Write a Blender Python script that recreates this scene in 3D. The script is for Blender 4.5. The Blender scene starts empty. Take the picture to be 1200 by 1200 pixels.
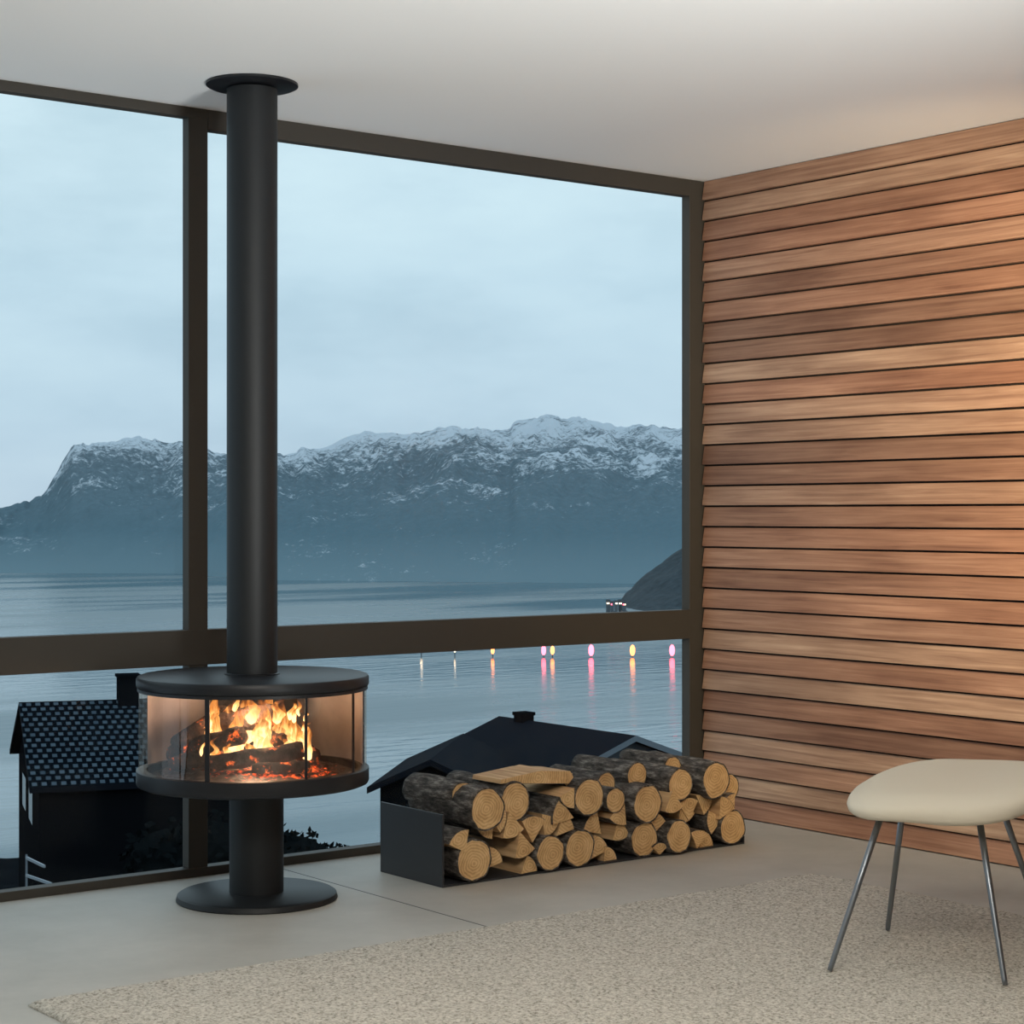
import bpy, bmesh, math, random
from mathutils import Vector, Matrix, noise
random.seed(7)
scene = bpy.context.scene
scene.view_settings.view_transform = 'Standard'
scene.view_settings.look = 'None'
scene.view_settings.exposure = 0.0

T = math.atan(0.772)
CT, ST = math.cos(T), math.sin(T)
CAMZ = 1.225
CAMX, CAMY = -0.784*CT-7.95*ST, 0.784*ST-7.95*CT
def W(X, Y, z=0.0):
    """site frame (survey origin under the viewer, Y = view heading) -> world (room aligned)"""
    return Vector((CAMX+X*CT+Y*ST, CAMY-X*ST+Y*CT, z))

# ------------------------------------------------------------ helpers
def new_mat(name):
    m = bpy.data.materials.new(name); m.use_nodes = True
    nt = m.node_tree
    return m, nt, nt.nodes['Principled BSDF']
def simple(name, col, rough=0.5, metal=0.0, spec=0.5):
    m, nt, b = new_mat(name)
    b.inputs['Base Color'].default_value = (*col, 1)
    b.inputs['Roughness'].default_value = rough
    b.inputs['Metallic'].default_value = metal
    b.inputs['Specular IOR Level'].default_value = spec
    return m
def N(nt, t, **kw):
    n = nt.nodes.new(t)
    for k, v in kw.items():
        if k in n.inputs: n.inputs[k].default_value = v
        else: setattr(n, k, v)
    return n
def ramp(nt, stops, interp='LINEAR'):
    n = nt.nodes.new('ShaderNodeValToRGB'); r = n.color_ramp; r.interpolation = interp
    while len(r.elements) < len(stops): r.elements.new(0.5)
    for e, (p, c) in zip(r.elements, stops):
        e.position = p; e.color = (*c, 1) if len(c) == 3 else c
    return n
def texco(nt, out='Object', scale=(1,1,1), loc=(0,0,0)):
    tc = nt.nodes.new('ShaderNodeTexCoord'); mp = nt.nodes.new('ShaderNodeMapping')
    mp.inputs['Scale'].default_value = scale; mp.inputs['Location'].default_value = loc
    nt.links.new(tc.outputs[out], mp.inputs['Vector'])
    return mp.outputs['Vector']
def bump(nt, b, h, strength=0.3, dist=0.01):
    n = nt.nodes.new('ShaderNodeBump'); n.inputs['Strength'].default_value = strength
    n.inputs['Distance'].default_value = dist
    nt.links.new(h, n.inputs['Height']); nt.links.new(n.outputs['Normal'], b.inputs['Normal'])
    return n
def link(ob, parent=None):
    bpy.context.collection.objects.link(ob)
    if parent: ob.parent = parent
    return ob
def obj_from_bm(bm, name, mats, parent=None, smooth=False, loc=None):
    me = bpy.data.meshes.new(name); bm.normal_update(); bm.to_mesh(me); bm.free()
    for m in (mats if isinstance(mats, (list, tuple)) else [mats]): me.materials.append(m)
    if smooth:
        for p in me.polygons: p.use_smooth = True
    ob = bpy.data.objects.new(name, me)
    if loc is not None: ob.location = loc
    return link(ob, parent)
def bbox(bm, a, b, mi=0):
    x0,y0,z0 = a; x1,y1,z1 = b
    vs = [bm.verts.new(p) for p in [(x0,y0,z0),(x1,y0,z0),(x1,y1,z0),(x0,y1,z0),(x0,y0,z1),(x1,y0,z1),(x1,y1,z1),(x0,y1,z1)]]
    fs = []
    for f in [(0,3,2,1),(4,5,6,7),(0,1,5,4),(1,2,6,5),(2,3,7,6),(3,0,4,7)]:
        fc = bm.faces.new([vs[i] for i in f]); fc.material_index = mi; fs.append(fc)
    return fs
def box(name, a, b, m, parent=None, bev=0.0):
    bm = bmesh.new(); bbox(bm, a, b)
    ob = obj_from_bm(bm, name, m, parent)
    if bev:
        md = ob.modifiers.new('bev', 'BEVEL'); md.width = bev; md.segments = 2
    return ob
def empty(name, loc=(0,0,0), rz=0.0):
    e = bpy.data.objects.new(name, None); e.location = loc; e.rotation_euler = (0,0,rz)
    return link(e)
def lathe(name, prof, m, parent=None, seg=96, loc=(0,0,0), smooth=True, a0=0, a1=2*math.pi):
    bm = bmesh.new(); full = abs(a1-a0-2*math.pi) < 1e-6
    n = seg if full else seg+1
    rings = []
    for r, z in prof:
        if r < 1e-6: rings.append([bm.verts.new((0,0,z))])
        else: rings.append([bm.verts.new((r*math.cos(a0+(a1-a0)*i/seg), r*math.sin(a0+(a1-a0)*i/seg), z)) for i in range(n)])
    for k in range(len(rings)-1):
        A, B = rings[k], rings[k+1]
        for i in range(seg):
            j = (i+1) % n if full else i+1
            if len(A) == 1 and len(B) == 1: continue
            if len(A) == 1: bm.faces.new((A[0], B[j], B[i]))
            elif len(B) == 1: bm.faces.new((A[i], A[j], B[0]))
            else: bm.faces.new((A[i], A[j], B[j], B[i]))
    ob = obj_from_bm(bm, name, m, parent, smooth, loc)
    if smooth:
        md = ob.modifiers.new('es', 'EDGE_SPLIT'); md.split_angle = math.radians(35)
    return ob
def tube(name, pts, rads, m, parent=None, seg=16):
    bm = bmesh.new(); rings = []
    for k, p in enumerate(pts):
        p = Vector(p); q = Vector(pts[min(k+1, len(pts)-1)]) - Vector(pts[max(k-1, 0)]); q.normalize()
        a = q.cross(Vector((0.3,0.9,0.1))).normalized(); b = q.cross(a)
        rings.append([bm.verts.new(p + (a*math.cos(t)+b*math.sin(t))*rads[k]) for t in [2*math.pi*i/seg for i in range(seg)]])
    for A, B in zip(rings, rings[1:]):
        for i in range(seg):
            bm.faces.new((A[i], A[(i+1)%seg], B[(i+1)%seg], B[i]))
    bm.faces.new(rings[0][::-1]); bm.faces.new(rings[-1])
    bmesh.ops.recalc_face_normals(bm, faces=bm.faces)
    return obj_from_bm(bm, name, m, parent, True)

# ------------------------------------------------------------ materials
m_floor, nt, b = new_mat('polished_concrete')
v = texco(nt)
n1 = N(nt, 'ShaderNodeTexNoise', Scale=1.6, Detail=8.0, Roughness=0.65); nt.links.new(v, n1.inputs['Vector'])
r1 = ramp(nt, [(0.3,(0.38,0.37,0.335)),(0.7,(0.53,0.51,0.465))]); nt.links.new(n1.outputs['Fac'], r1.inputs['Fac'])
sx = N(nt, 'ShaderNodeSeparateXYZ'); nt.links.new(v, sx.inputs[0])
a = N(nt, 'ShaderNodeMath', operation='ADD'); a.inputs[1].default_value = 2.05; nt.links.new(sx.outputs['X'], a.inputs[0])
mo = N(nt, 'ShaderNodeMath', operation='PINGPONG'); mo.inputs[1].default_value = 1.8; nt.links.new(a.outputs[0], mo.inputs[0])
c = N(nt, 'ShaderNodeMath', operation='LESS_THAN'); c.inputs[1].default_value = 0.0035; nt.links.new(mo.outputs[0], c.inputs[0])
mc = N(nt, 'ShaderNodeMix', data_type='RGBA'); nt.links.new(c.outputs[0], mc.inputs[0]); nt.links.new(r1.outputs[0], mc.inputs[6])
mc.inputs[7].default_value = (0.05,0.05,0.05,1); nt.links.new(mc.outputs[2], b.inputs['Base Color'])
b.inputs['Roughness'].default_value = 0.5; b.inputs['Specular IOR Level'].default_value = 0.35
n2 = N(nt, 'ShaderNodeTexNoise', Scale=60.0, Detail=4.0); nt.links.new(v, n2.inputs['Vector']); bump(nt, b, n2.outputs['Fac'], 0.1, 0.003)

m_ceil = simple('ceiling_plaster', (0.86,0.86,0.855), 0.9, spec=0.1)
m_wall = simple('white_plaster', (0.68,0.67,0.65), 0.9, spec=0.1)
m_back = simple('wall_membrane', (0.02,0.015,0.012), 0.9)
m_frame = simple('window_frame_bronze', (0.060,0.054,0.046), 0.55, spec=0.25)
m_black = simple('black_stove_paint', (0.012,0.013,0.016), 0.42, spec=0.4)
m_pipe = simple('black_flue_paint', (0.013,0.015,0.017), 0.5, spec=0.35)
m_holder = simple('powder_coated_steel', (0.032,0.033,0.037), 0.45, spec=0.4)

# cedar boards
m_cedar, nt, b = new_mat('cedar_boards')
at = N(nt, 'ShaderNodeAttribute', attribute_name='tone')
tc = nt.nodes.new('ShaderNodeTexCoord')
ad = N(nt, 'ShaderNodeVectorMath', operation='ADD'); nt.links.new(tc.outputs['Object'], ad.inputs[0])
sc = N(nt, 'ShaderNodeVectorMath', operation='SCALE'); sc.inputs['Scale'].default_value = 30.0
nt.links.new(at.outputs['Color'], sc.inputs[0]); nt.links.new(sc.outputs[0], ad.inputs[1])
mp = N(nt, 'ShaderNodeMapping'); mp.inputs['Scale'].default_value = (1.0,0.9,30.0); nt.links.new(ad.outputs[0], mp.inputs['Vector'])
g1 = N(nt, 'ShaderNodeTexNoise', Scale=2.2, Detail=9.0, Roughness=0.62, Distortion=0.5); nt.links.new(mp.outputs[0], g1.inputs['Vector'])
mp2 = N(nt, 'ShaderNodeMapping'); mp2.inputs['Scale'].default_value = (1.0,1.0,3.0); nt.links.new(ad.outputs[0], mp2.inputs['Vector'])
g2 = N(nt, 'ShaderNodeTexNoise', Scale=1.5, Detail=3.0, Roughness=0.5); nt.links.new(mp2.outputs[0], g2.inputs['Vector'])
rc = ramp(nt, [(0.28,(0.28,0.158,0.108)),(0.5,(0.44,0.27,0.185)),(0.72,(0.58,0.385,0.27))]); nt.links.new(g1.outputs['Fac'], rc.inputs['Fac'])
rb = ramp(nt, [(0.33,(0.70,0.65,0.63)),(0.62,(1.06,1.05,1.03))]); nt.links.new(g2.outputs['Fac'], rb.inputs['Fac'])
mu = N(nt, 'ShaderNodeMix', data_type='RGBA', blend_type='MULTIPLY'); mu.inputs[0].default_value = 1
nt.links.new(rc.outputs[0], mu.inputs[6]); nt.links.new(rb.outputs[0], mu.inputs[7])
sp = N(nt, 'ShaderNodeSeparateColor'); nt.links.new(at.outputs['Color'], sp.inputs[0])
rt = ramp(nt, [(0.0,(0.60,0.54,0.53)),(0.22,(0.94,0.80,0.75)),(0.6,(1.0,1.0,1.0)),(1.0,(1.10,1.18,1.18))]); nt.links.new(sp.outputs[0], rt.inputs['Fac'])
mu2 = N(nt, 'ShaderNodeMix', data_type='RGBA', blend_type='MULTIPLY'); mu2.inputs[0].default_value = 1
nt.links.new(mu.outputs[2], mu2.inputs[6]); nt.links.new(rt.outputs[0], mu2.inputs[7]); nt.links.new(mu2.outputs[2], b.inputs['Base Color'])
b.inputs['Roughness'].default_value = 0.6; b.inputs['Specular IOR Level'].default_value = 0.25
bump(nt, b, g1.outputs['Fac'], 0.2, 0.004)

def glass_mat(name, tint, refl, rough=0.0, gcol=(1,1,1)):
    m = bpy.data.materials.new(name); m.use_nodes = True; nt = m.node_tree; nt.nodes.clear()
    o = N(nt, 'ShaderNodeOutputMaterial'); t = N(nt, 'ShaderNodeBsdfTransparent'); t.inputs[0].default_value = (*tint,1)
    g = N(nt, 'ShaderNodeBsdfGlossy'); g.inputs['Roughness'].default_value = rough; g.inputs['Color'].default_value = (*gcol,1)
    mi = N(nt, 'ShaderNodeMixShader'); mi.inputs[0].default_value = refl
    nt.links.new(t.outputs[0], mi.inputs[1]); nt.links.new(g.outputs[0], mi.inputs[2]); nt.links.new(mi.outputs[0], o.inputs[0])
    return m
m_glass = glass_mat('window_glass', (0.985,0.995,1.0), 0.006, 0.12)
m_sglass = glass_mat('stove_glass', (0.95,0.87,0.81), 0.10, 0.03, (1,0.93,0.88))

m_bark, nt, b = new_mat('bark')
v = texco(nt, 'Object', (1,0.28,1))
n1 = N(nt, 'ShaderNodeTexNoise', Scale=55.0, Detail=8.0, Roughness=0.7); nt.links.new(v, n1.inputs['Vector'])
r1 = ramp(nt, [(0.36,(0.020,0.017,0.014)),(0.52,(0.11,0.093,0.08)),(0.68,(0.36,0.325,0.285))]); nt.links.new(n1.outputs['Fac'], r1.inputs['Fac'])
nt.links.new(r1.outputs[0], b.inputs['Base Color']); b.inputs['Roughness'].default_value = 0.95; bump(nt, b, n1.outputs['Fac'], 1.0, 0.02)
m_end, nt, b = new_mat('end_grain')
tc = nt.nodes.new('ShaderNodeTexCoord')
n1 = N(nt, 'ShaderNodeTexNoise', Scale=18.0, Detail=4.0); nt.links.new(tc.outputs['UV'], n1.inputs['Vector'])
ln = N(nt, 'ShaderNodeVectorMath', operation='LENGTH'); nt.links.new(tc.outputs['UV'], ln.inputs[0])
s1 = N(nt, 'ShaderNodeMath', operation='MULTIPLY_ADD'); nt.links.new(n1.outputs['Fac'], s1.inputs[0]); s1.inputs[1].default_value = 0.03; nt.links.new(ln.outputs['Value'], s1.inputs[2])
s2 = N(nt, 'ShaderNodeMath', operation='MULTIPLY'); nt.links.new(s1.outputs[0], s2.inputs[0]); s2.inputs[1].default_value = 620.0
s3 = N(nt, 'ShaderNodeMath', operation='SINE'); nt.links.new(s2.outputs[0], s3.inputs[0])
s4 = N(nt, 'ShaderNodeMath', operation='MULTIPLY_ADD'); nt.links.new(s3.outputs[0], s4.inputs[0]); s4.inputs[1].default_value = 0.13; s4.inputs[2].default_value = 0.15
n3 = N(nt, 'ShaderNodeTexNoise', Scale=22.0, Detail=7.0, Roughness=0.65); nt.links.new(tc.outputs['Object'], n3.inputs['Vector'])
s5 = N(nt, 'ShaderNodeMath', operation='MULTIPLY_ADD'); nt.links.new(n3.outputs['Fac'], s5.inputs[0]); s5.inputs[1].default_value = 0.9; nt.links.new(s4.outputs[0], s5.inputs[2])
r1 = ramp(nt, [(0.3,(0.42,0.235,0.095)),(0.6,(0.66,0.42,0.19)),(0.85,(0.80,0.56,0.29))]); nt.links.new(s5.outputs[0], r1.inputs['Fac']); nt.links.new(r1.outputs[0], b.inputs['Base Color'])
b.inputs['Roughness'].default_value = 0.8
m_split, nt, b = new_mat('split_wood')
v = texco(nt, 'Object', (1,0.08,1))
n1 = N(nt, 'ShaderNodeTexNoise', Scale=60.0, Detail=6.0); nt.links.new(v, n1.inputs['Vector'])
r1 = ramp(nt, [(0.3,(0.42,0.22,0.09)),(0.7,(0.76,0.50,0.26))]); nt.links.new(n1.outputs['Fac'], r1.inputs['Fac']); nt.links.new(r1.outputs[0], b.inputs['Base Color'])
b.inputs['Roughness'].default_value = 0.8; bump(nt, b, n1.outputs['Fac'], 0.4, 0.005)

m_rug, nt, b = new_mat('looped_wool')
v = texco(nt)
n1 = N(nt, 'ShaderNodeTexNoise', Scale=105.0, Detail=3.0, Roughness=0.7); nt.links.new(v, n1.inputs['Vector'])
r1 = ramp(nt, [(0.32,(0.225,0.205,0.17)),(0.46,(0.47,0.44,0.38)),(0.62,(0.67,0.63,0.56))]); nt.links.new(n1.outputs['Fac'], r1.inputs['Fac'])
nt.links.new(r1.outputs[0], b.inputs['Base Color']); b.inputs['Roughness'].default_value = 1.0; b.inputs['Specular IOR Level'].default_value = 0.05
bump(nt, b, n1.outputs['Fac'], 0.7, 0.008)

# ------------------------------------------------------------ room shell
RX, RY, H = -9.0, -9.0, 2.6
box('floor', (RX,RY,-0.2), (0.15,0.06,0.0), m_floor)
box('ceiling', (RX,RY,H), (0.15,0.06,H+0.2), m_ceil)
box('wall_back', (RX,RY-0.15,-0.2), (0.15,RY,H+0.2), m_wall)
box('wall_left', (RX-0.15,RY-0.15,-0.2), (RX,0.06,H+0.2), m_wall)
bm = bmesh.new()
bbox(bm, (0.0,RY,0.0), (0.15,0.06,H), 1)
tone = bm.loops.layers.color.new('tone')
PITCH = H/31.0
rng = random.Random(11)
for i in range(31):
    z0 = i*PITCH + 0.005; z1 = (i+1)*PITCH - 0.003
    y = -0.032
    while y > RY+0.02:
        L = rng.uniform(1.6, 3.6); y2 = max(RY+0.01, y-L)
        a, bo = -0.013, -0.026
        P = [(0,y,z0),(bo,y,z0),(bo+0.001,y,z0+0.012),(a,y,z1),(0,y,z1)]
        Q = [(p[0],y2+0.0008,p[2]) for p in P]
        A = [bm.verts.new(p) for p in P]; B = [bm.verts.new(p) for p in Q]
        t = rng.random(); g = rng.random(); h = rng.random()
        fs = [bm.faces.new(A), bm.faces.new(B[::-1])]
        for k in range(5):
            fs.append(bm.faces.new((A[k], B[k], B[(k+1)%5], A[(k+1)%5])))
        for f in fs:
            for lp in f.loops: lp[tone] = (t,g,h,1)
        y = y2
bmesh.ops.recalc_face_normals(bm, faces=bm.faces)
obj_from_bm(bm, 'wall_right', [m_cedar, m_back])

win = empty('window_1')
def fr(nm, x0, x1, z0, z1, d=0.024): box(nm, (x0,-d,z0), (x1,d,z1), m_frame, win, 0.002)
fr('corner_post', -0.088, -0.001, 0.0, H)
fr('mullion', -2.385, -2.312, 0.03, H-0.03, 0.022)
fr('head_rail', -2.312, -0.088, H-0.068, H)
fr('head_rail_side', RX, -2.312, H-0.034, H)
fr('mid_rail', RX, -0.088, 0.716, 0.835, 0.026)
fr('sill_rail', RX, -0.088, 0.0, 0.03, 0.026)
fr('mullion_far', -4.66, -4.585, 0.03, H-0.034, 0.022)
fr('mullion_end', -6.9, -6.825, 0.03, H-0.034, 0.022)
box('pane', (RX,0.006,0.02), (-0.05,0.010,H-0.02), m_glass, win)

# ------------------------------------------------------------ stove
SX, SY = -0.825, 6.125
st = empty('wood_burning_stove', W(SX, SY), -T)
lathe('flue_pipe', [(0,0.70),(0.0805,0.70),(0.0805,H-0.02),(0,H-0.02)], m_pipe, st, loc=(-0.004,0,0))
lathe('pipe_collar', [(0.08,0.7155),(0.088,0.7155),(0.088,0.719),(0.08,0.722)], m_black, st, loc=(-0.004,0,0))
lathe('ceiling_rosette', [(0,H-0.012),(0.08,H-0.014),(0.138,H-0.012),(0.146,H-0.008),(0.146,H-0.001),(0,H-0.001)], m_black, st, loc=(-0.004,0,0))
lathe('lid', [(0,0.677),(0.355,0.677),(0.365,0.680),(0.368,0.685),(0.368,0.706),(0.364,0.713),(0.355,0.716),(0,0.717)], m_black, st)
lathe('fire_tray', [(0,0.367),(0.355,0.367),(0.365,0.371),(0.368,0.378),(0.368,0.418),(0.362,0.421),(0.335,0.421),(0.325,0.40),(0,0.40)], m_black, st)
lathe('pedestal', [(0,0.02),(0.086,0.02),(0.086,0.368),(0,0.368)], m_pipe, st, loc=(0.010,0,0))
lathe('base_plate', [(0,0),(0.252,0.0),(0.256,0.004),(0.252,0.018),(0.244,0.023),(0,0.024)], m_pipe, st, loc=(0.012,0,0))
lathe('glass_drum', [(0.360,0.420),(0.360,0.678)], m_sglass, st)
lathe('glass_ring_top', [(0.352,0.668),(0.364,0.668),(0.364,0.678),(0.352,0.678)], m_black, st)
for k, (ang, hw_) in enumerate([(-1.83,.007), (-0.98,.004), (-0.40,.003), (math.pi-0.3,.006), (0.3,.006)]):
    bm = bmesh.new(); bbox(bm, (-0.003,-hw_,0.42), (0.003,hw_,0.678))
    o = obj_from_bm(bm, 'glass_post_%d' % (k+1), m_black, st)
    o.location = (0.358*math.cos(ang), 0.358*math.sin(ang), 0); o.rotation_euler = (0,0,ang)
m_lin, nt, b = new_mat('vermiculite_lining')
v = texco(nt); n1 = N(nt, 'ShaderNodeTexNoise', Scale=6.0, Detail=4.0); nt.links.new(v, n1.inputs['Vector'])
r1 = ramp(nt, [(0.3,(0.46,0.43,0.42)),(0.7,(0.76,0.73,0.72))]); nt.links.new(n1.outputs['Fac'], r1.inputs['Fac']); nt.links.new(r1.outputs[0], b.inputs['Base Color'])
b.inputs['Roughness'].default_value = 0.35
lathe('rear_lining', [(0.348,0.42),(0.348,0.672)], m_lin, st, a0=0.12, a1=math.pi-0.12)
lathe('fire_back', [(0.24,0.40),(0.24,0.672),(0.246,0.672),(0.246,0.40)], simple('sooty_iron',(0.014,0.010,0.008),0.8), st, a0=math.radians(62), a1=math.radians(126))

m_char, nt, b = new_mat('charred_log')
v = texco(nt); n1 = N(nt, 'ShaderNodeTexNoise', Scale=22.0, Detail=6.0, Roughness=0.7); nt.links.new(v, n1.inputs['Vector'])
r1 = ramp(nt, [(0.35,(0.010,0.007,0.006)),(0.7,(0.11,0.062,0.042))]); nt.links.new(n1.outputs['Fac'], r1.inputs['Fac']); nt.links.new(r1.outputs[0], b.inputs['Base Color'])
r2 = ramp(nt, [(0.58,(0,0,0)),(0.68,(1.0,0.16,0.02))]); nt.links.new(n1.outputs['Fac'], r2.inputs['Fac']); nt.links.new(r2.outputs[0], b.inputs['Emission Color']); b.inputs['Emission Strength'].default_value = 2.0
b.inputs['Roughness'].default_value = 0.9; bump(nt, b, n1.outputs['Fac'], 1, 0.02)
m_ember, nt, b = new_mat('embers')
v = texco(nt); n1 = N(nt, 'ShaderNodeTexNoise', Scale=40.0, Detail=5.0, Roughness=0.7); nt.links.new(v, n1.inputs['Vector'])
ln = N(nt, 'ShaderNodeVectorMath', operation='DISTANCE'); nt.links.new(v, ln.inputs[0]); ln.inputs[1].default_value = (0.09,-0.08,0.42)
sb = N(nt, 'ShaderNodeMath', operation='MULTIPLY_ADD'); nt.links.new(ln.outputs['Value'], sb.inputs[0]); sb.inputs[1].default_value = -1.1; nt.links.new(n1.outputs['Fac'], sb.inputs[2])
r2 = ramp(nt, [(0.34,(0,0,0)),(0.45,(0.8,0.08,0.01)),(0.60,(1,0.4,0.08))]); nt.links.new(sb.outputs[0], r2.inputs['Fac']); nt.links.new(r2.outputs[0], b.inputs['Emission Color'])
b.inputs['Base Color'].default_value = (0.03,0.018,0.014,1); b.inputs['Emission Strength'].default_value = 1.8
def rough_log(name, p0, p1, r, m, parent, seed):
    p0, p1 = Vector(p0), Vector(p1); d = (p1-p0); L = d.length; d.normalize()
    a = d.cross(Vector((0,0,1))).normalized(); c = d.cross(a)
    bm = bmesh.new(); S, K = 20, 18; R = []
    for k in range(K+1):
        ring = []
        for i in range(S):
            t = 2*math.pi*i/S
            rr = r*(1+0.28*noise.noise(Vector((math.cos(t)*1.4+seed, math.sin(t)*1.4, k*0.35)))+0.12*noise.noise(Vector((math.cos(t)*5, math.sin(t)*5+seed, k*1.1))))
            if k in (0, K): rr *= 0.82
            ring.append(bm.verts.new(p0+d*L*k/K+(a*math.cos(t)+c*math.sin(t))*rr))
        R.append(ring)
    for A, B in zip(R, R[1:]):
        for i in range(S): bm.faces.new((A[i],A[(i+1)%S],B[(i+1)%S],B[i]))
    bm.faces.new(R[0][::-1]); bm.faces.new(R[-1])
    return obj_from_bm(bm, name, m, parent, True)
fl = [((-0.13,-0.14,0.445),(0.17,-0.09,0.485),0.026),((-0.27,0.03,0.455),(-0.02,-0.10,0.535),0.030),((0.20,0.02,0.45),(0.00,0.10,0.47),0.033),
      ((-0.13,0.05,0.545),(0.09,0.02,0.585),0.042),((-0.24,-0.10,0.44),(-0.05,0.12,0.46),0.028),((0.02,-0.18,0.435),(0.20,-0.14,0.44),0.02),((0.10,-0.04,0.50),(-0.02,0.14,0.60),0.028),((-0.24,-0.06,0.50),(-0.10,0.10,0.59),0.024)]
for k, (p,q,r) in enumerate(fl): rough_log('burning_log_%d' % (k+1), p, q, r, m_char, st, k*3.3)
bm = bmesh.new(); bmesh.ops.create_grid(bm, x_segments=60, y_segments=60, size=0.30)
for vv in list(bm.verts):
    if vv.co.length > 0.30: bm.verts.remove(vv)
for vv in bm.verts:
    f = max(0, 1-(vv.co.length/0.30)**2)
    vv.co.z = 0.408 + 0.02*f + 0.018*noise.noise(vv.co*30)*f + 0.01*noise.noise(vv.co*70)
obj_from_bm(bm, 'ember_bed', m_ember, st, True)
m_fl = bpy.data.materials.new('flame'); m_fl.use_nodes = True; nt = m_fl.node_tree; nt.nodes.clear()
o = N(nt, 'ShaderNodeOutputMaterial'); em = N(nt, 'ShaderNodeEmission'); tr = N(nt, 'ShaderNodeBsdfTransparent'); mi = N(nt, 'ShaderNodeMixShader')
tc = nt.nodes.new('ShaderNodeTexCoord'); sx = N(nt, 'ShaderNodeSeparateXYZ'); nt.links.new(tc.outputs['UV'], sx.inputs[0])
v = texco(nt, 'Object', (1,1,0.35)); n1 = N(nt, 'ShaderNodeTexNoise', Scale=38.0, Detail=4.0, Distortion=1.2); nt.links.new(v, n1.inputs['Vector'])
aa = N(nt, 'ShaderNodeMath', operation='MULTIPLY_ADD'); nt.links.new(n1.outputs['Fac'], aa.inputs[0]); aa.inputs[1].default_value = 1.3; nt.links.new(sx.outputs['Y'], aa.inputs[2])
rr = ramp(nt, [(0.50,(1.0,0.62,0.26)),(0.72,(1.0,0.38,0.07)),(0.95,(0.95,0.16,0.02))]); 
hf = N(nt, 'ShaderNodeMath', operation='MULTIPLY'); nt.links.new(aa.outputs[0], hf.inputs[0]); hf.inputs[1].default_value = 0.61
nt.links.new(hf.outputs[0], rr.inputs['Fac']); nt.links.new(rr.outputs[0], em.inputs['Color'])
rs = ramp(nt, [(0.42,(1,1,1)),(0.90,(0.16,0.16,0.16))]); nt.links.new(hf.outputs[0], rs.inputs['Fac'])
ms = N(nt, 'ShaderNodeMath', operation='MULTIPLY'); nt.links.new(rs.outputs[0], ms.inputs[0]); ms.inputs[1].default_value = 3.6; nt.links.new(ms.outputs[0], em.inputs['Strength'])
ra = ramp(nt, [(0.50,(0.78,)*3),(0.93,(0.0,)*3)]); nt.links.new(hf.outputs[0], ra.inputs['Fac'])
nt.links.new(ra.outputs[0], mi.inputs[0]); nt.links.new(tr.outputs[0], mi.inputs[1]); nt.links.new(em.outputs[0], mi.inputs[2]); nt.links.new(mi.outputs[0], o.inputs[0])
bm = bmesh.new(); uvl = bm.loops.layers.uv.new('UVMap')
rng = random.Random(5)
def flame(cx, cy, z0, h, w, sd):
    S, K = 12, 18; R = []
    h = min(h, 0.668-z0)
    lean = rng.uniform(-0.03,0.03)
    for k in range(K+1):
        t = k/K
        rad = w*(math.sin(math.pi*min(1,t**0.55)))*(1-0.35*t)+0.0006
        ox = lean*t*t + 0.026*t*noise.noise(Vector((sd, t*3.5, 0)))*1.6; oy = 0.02*t*noise.noise(Vector((sd+9, t*3, 3)))
        ring = []
        for i in range(S):
            a = 2*math.pi*i/S
            q = rad*(1+0.6*noise.noise(Vector((math.cos(a)*1.5+sd, math.sin(a)*1.5, t*5))))
            ring.append(bm.verts.new((cx+ox+q*math.cos(a), cy+oy+0.6*q*math.sin(a), z0+h*t)))
        R.append(ring)
    for k in range(K):
        for i in range(S):
            f = bm.faces.new((R[k][i],R[k][(i+1)%S],R[k+1][(i+1)%S],R[k+1][i])); f.smooth = True
            for lp, tt in zip(f.loops, (k/K,k/K,(k+1)/K,(k+1)/K)): lp[uvl].uv = (i/S, tt)
for (x,y,z,h,w) in [(-0.13,-0.02,0.47,0.22,0.028),(-0.095,0.03,0.48,0.20,0.032),(-0.05,-0.06,0.45,0.21,0.028),(-0.02,0.02,0.49,0.19,0.032),(0.03,-0.03,0.47,0.21,0.030),
                  (0.065,0.03,0.46,0.22,0.036),(0.10,-0.02,0.45,0.22,0.030),(0.135,0.0,0.44,0.19,0.028),(0.175,-0.02,0.44,0.15,0.022),(-0.14,0.03,0.53,0.14,0.020),
                  (0.01,-0.10,0.45,0.09,0.018),(0.06,-0.09,0.45,0.11,0.017),(0.12,-0.09,0.46,0.09,0.014),(-0.08,-0.11,0.45,0.07,0.013),(-0.03,0.07,0.52,0.16,0.028),(0.04,0.08,0.52,0.16,0.028),(-0.12,-0.09,0.44,0.10,0.012),(0.0,-0.05,0.56,0.11,0.018),(0.08,-0.04,0.56,0.11,0.018)]:
    flame(x,y,z,h,w,rng.uniform(0,100))
for k in range(24):
    flame(rng.uniform(-0.15,0.18), rng.uniform(-0.13,0.06), rng.uniform(0.44,0.60), rng.uniform(0.04,0.09), rng.uniform(0.004,0.009), rng.uniform(0,100))
obj_from_bm(bm, 'flames', m_fl, st)
L = bpy.data.lights.new('fire_glow', 'POINT'); L.energy = 9; L.color = (1.0,0.62,0.38); L.shadow_soft_size = 0.06
lo = bpy.data.objects.new('fire_glow', L); link(lo, st); lo.location = (0.0,-0.02,0.60)

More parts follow.
